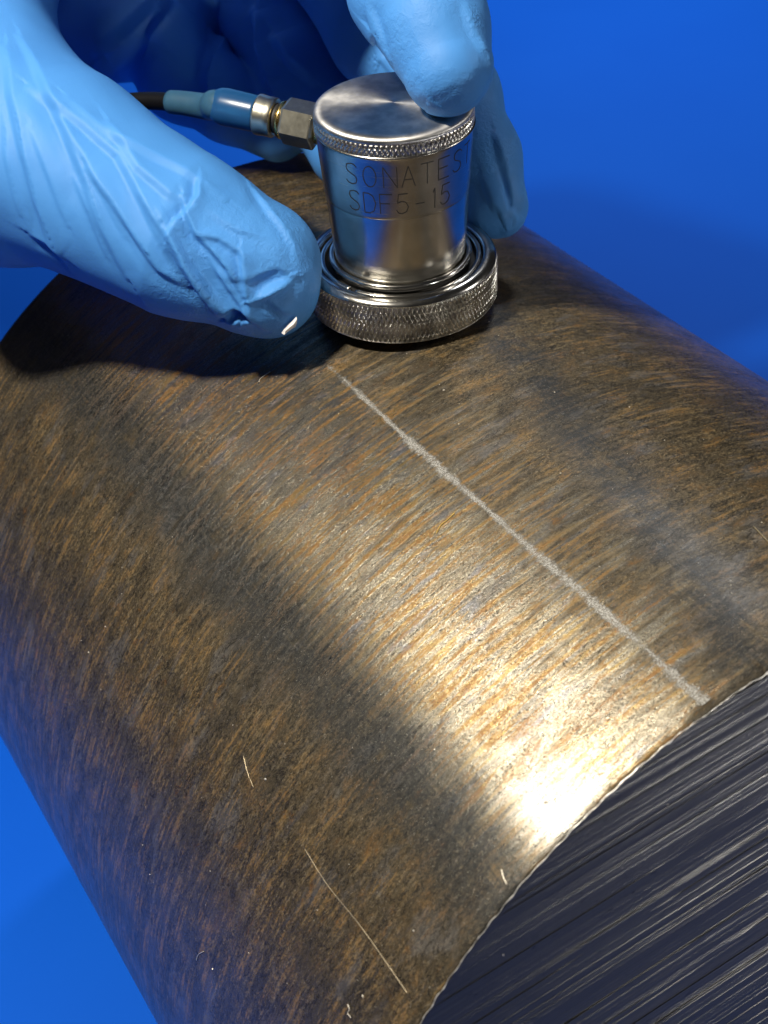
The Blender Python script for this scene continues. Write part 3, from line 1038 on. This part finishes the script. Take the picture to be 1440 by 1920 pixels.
def build_hand():
    root = empty('gloved_hand', (0, 0, 0), 'hand in a blue nitrile glove pressing the probe down with thumb, index and middle finger', 'hand')
    allp = np.array([c for ch in (THUMB, INDEX, MIDDLE, RING, LITTLE, PALM, WEB, BACK, ARM) for c, _ in ch])
    lo, hi = allp.min(0) - 30, allp.max(0) + 30
    h = 1.3
    n = np.ceil((hi - lo) / h).astype(int)
    # coarse pass, then only the blocks near the surface
    g = [lo[i] + np.arange(n[i]) * h for i in range(3)]
    F = np.empty(n, np.float32)
    for i in range(0, n[0], 8):
        X, Y, Z = np.meshgrid(g[0][i:i + 8], g[1], g[2], indexing='ij')
        P = np.c_[X.ravel(), Y.ravel(), Z.ravel()]
        F[i:i + 8] = hand_sdf(P).reshape(X.shape)
    V, Q = surface_nets(F, lo, h)
    me = bpy.data.meshes.new('tmp')
    me.from_pydata(V.tolist(), [], Q.tolist())
    ob = bpy.data.objects.new('tmp', me)
    COL.objects.link(ob)
    md = ob.modifiers.new('s', 'SUBSURF')
    md.levels = 2
    md.render_levels = 2
    dg = bpy.context.evaluated_depsgraph_get()
    me2 = bpy.data.meshes.new_from_object(ob.evaluated_get(dg))
    bpy.data.objects.remove(ob)
    P = np.empty(len(me2.vertices) * 3)
    me2.vertices.foreach_get('co', P)
    P = P.reshape(-1, 3)
    for s in range(0, len(P), 60000):
        q = P[s:s + 60000]
        for _ in range(2):
            q = q - grad(q) * hand_sdf(q)[:, None]
        P[s:s + 60000] = q
    G = np.concatenate([grad(P[s:s + 60000]) for s in range(0, len(P), 60000)])
    facing = (G @ -FWD)
    d = np.zeros(len(P))
    for A, w, px in FOLDS:
        pl = np.array([trace(x, y) for x, y in px])
        pl = pl[np.linalg.norm(pl - CAM, axis=1) < 330]
        if len(pl) < 2:
            continue
        b0, b1 = pl.min(0) - 6 * w, pl.max(0) + 6 * w
        m = np.where(np.all((P > b0) & (P < b1), axis=1))[0]
        if not len(m):
            continue
        dist, side, par = seg_dist(P[m], pl)
        env = np.sin(np.clip(par, 0.02, .98) * math.pi) ** .45
        x = dist * np.sign(side)
        wl = np.where(x > 0, .62 * w, 1.9 * w)
        ridge = np.exp(-(np.sqrt(x * x + .04) - .2) / wl) - .40 * np.exp(-((x - 1.5 * w) / (1.0 * w)) ** 2) - .30 * np.exp(-((x - .95 * w) / (.40 * w)) ** 2)
        d[m] += A * ridge * env
    # general slackness of the glove
    nz = vnoise(P / 9.0 + 5, 31) * .28 + vnoise(P / 4.2 + 3, 32) * .12
    d += nz * .7
    P = P + G * d[:, None]
    me2.vertices.foreach_set('co', (P * MM).ravel())
    me2.polygons.foreach_set('use_smooth', [True] * len(me2.polygons))
    me2.update()
    me2.name = 'glove'
    me2.materials.clear()
    link('glove', me2, M_GLOVE, root)
    # white chip stuck to the thumb tip
    c = trace(544, 607)
    gn = grad(c[None])[0]
    a = DWN - gn * (DWN @ gn); a /= np.linalg.norm(a)
    b = np.cross(gn, a)
    out = [(-1.75, -.1), (-1.1, .38), (-.2, .62), (.5, .40), (1.35, -.32), (1.85, -.62), (1.2, -.70), (.2, -.55), (-.7, -.3)]
    if b @ RGT < 0: b = -b
    vv = [c + a * x + b * y + gn * .25 for x, y in out] + [c + a * x * .9 + b * y * .8 + gn * (.62 + .1 * (i % 3)) for i, (x, y) in enumerate(out)]
    k = len(out)
    ff = [(i, (i + 1) % k, k + (i + 1) % k, k + i) for i in range(k)] + [list(range(k, 2 * k)), list(range(k - 1, -1, -1))]
    ch = mesh('white_chip', vv, ff, M_CHIP, root, False)
    ch['label'] = 'small torn white chip on the thumb tip'


build_hand()


# ------------------------------------------------------------------ swarf lying on the bar
def fibre(name, pts, r, label, cat='metal sliver', mat=None):
    P = bez(pts, 10)
    o = tube(name, P, r, mat or M_SLIVER, None, 6)
    tag(o, label, cat)
    return o


fibre('metal_sliver', [on_bar(-48.6, -67.4, .12), on_bar(-48.9, -74, .1), on_bar(-48.6, -82, .1), on_bar(-48.7, -92.6, .12)], .05, 'long straight bright sliver lying near the sawn end at lower left')
fibre('metal_sliver', [on_bar(-48.1, -50.2, .1), on_bar(-48.8, -52.5, .15), on_bar(-49.3, -55.0, .1)], .05, 'short slightly bent sliver above the long straight one')
fibre('metal_sliver', [on_bar(3.9, -75.4, .1), on_bar(3.7, -77, .12), on_bar(3.3, -79.5, .1)], .10, 'short pale sliver at the right edge of the photo')
fibre('metal_sliver', [on_bar(-20.7, -1.4, .1), on_bar(-20.2, -1.0, .1), on_bar(-18.9, -1.1, .1)], .07, 'tiny pale sliver just left of the knurled ring below the thumb', mat=M_DUST)


def pick_bar(px, py):
    d = rayd(px, py)
    A = d[0] ** 2 + d[2] ** 2
    B = 2 * (CAM[0] * d[0] + CAM[2] * d[2])
    C_ = CAM[0] ** 2 + CAM[2] ** 2 - (R + .1) ** 2
    D = B * B - 4 * A * C_
    return CAM + d * ((-B - math.sqrt(D)) / (2 * A))


fibre('curled_fibre', [pick_bar(x, y) for x, y in ((652, 1883), (655, 1893), (652, 1900), (658, 1908))], .06, 'tiny curled pale thread at the bottom edge of the photo', 'fibre', M_DUST)
fibre('curled_fibre', [pick_bar(x, y) for x, y in ((368, 1801), (372, 1790), (382, 1784))], .05, 'tiny hooked pale thread low on the shaded left flank of the bar', 'fibre', M_DUST)
fibre('curled_fibre', [pick_bar(x, y) for x, y in ((940, 1630), (944, 1645), (950, 1658))], .06, 'tiny bent thread beside the bright spot at the sawn edge', 'fibre', M_DUST)
fibre('curled_fibre', [pick_bar(x, y) for x, y in ((818, 1000), (826, 985), (838, 975), (852, 962))], .07, 'short ochre thread on the bar left of the scribed line', 'fibre', mat_plain('ochre_thread', (.55, .36, .08), .5))


def build_dust():
    rg = np.random.default_rng(12)
    V, F = [], []
    spots = [(1210, 1120, .2), (832, 731, .15), (1040, 735, .14), (1051, 887, .16), (1124, 1062, .12), (988, 1330, .18), (1213, 1331, .18), (497, 1461, .2), (166, 1223, .2), (1400, 1870, .2), (775, 1745, .14), (680, 1868, .2), (1372, 1112, .12)]
    pts = [(pick_bar(x, y), r) for x, y, r in spots if y < 1700 or x < 800]
    for _ in range(230):
        pts.append((on_bar(rg.uniform(-70, 15), rg.uniform(-104, -5), .05), abs(rg.normal(.03, .028)) + .018))
    for c, r in pts:
        b = len(V)
        ph = math.atan2(c[0], c[2])
        e = np.array([math.sin(ph), 0, math.cos(ph)])
        t1 = np.array([math.cos(ph), 0, -math.sin(ph)])
        t2 = np.array([0, 1., 0])
        k1, k2 = rg.uniform(.6, 1.5), rg.uniform(.6, 1.5)
        rot = rg.uniform(0, 6.28)
        a1, a2 = math.cos(rot) * t1 + math.sin(rot) * t2, -math.sin(rot) * t1 + math.cos(rot) * t2
        for s in ((1, 0), (0, 1), (-1, 0), (0, -1)):
            V.append(c + a1 * s[0] * r * k1 + a2 * s[1] * r * k2 - e * .03)
        V.append(c + e * r * .8)
        F += [(b + i, b + (i + 1) % 4, b + 4) for i in range(4)]
    o = mesh('metal_dust', V, F, M_DUST, None, False)
    tag(o, 'pale specks of metal dust scattered over the bar', 'dust', kind='stuff')


build_dust()
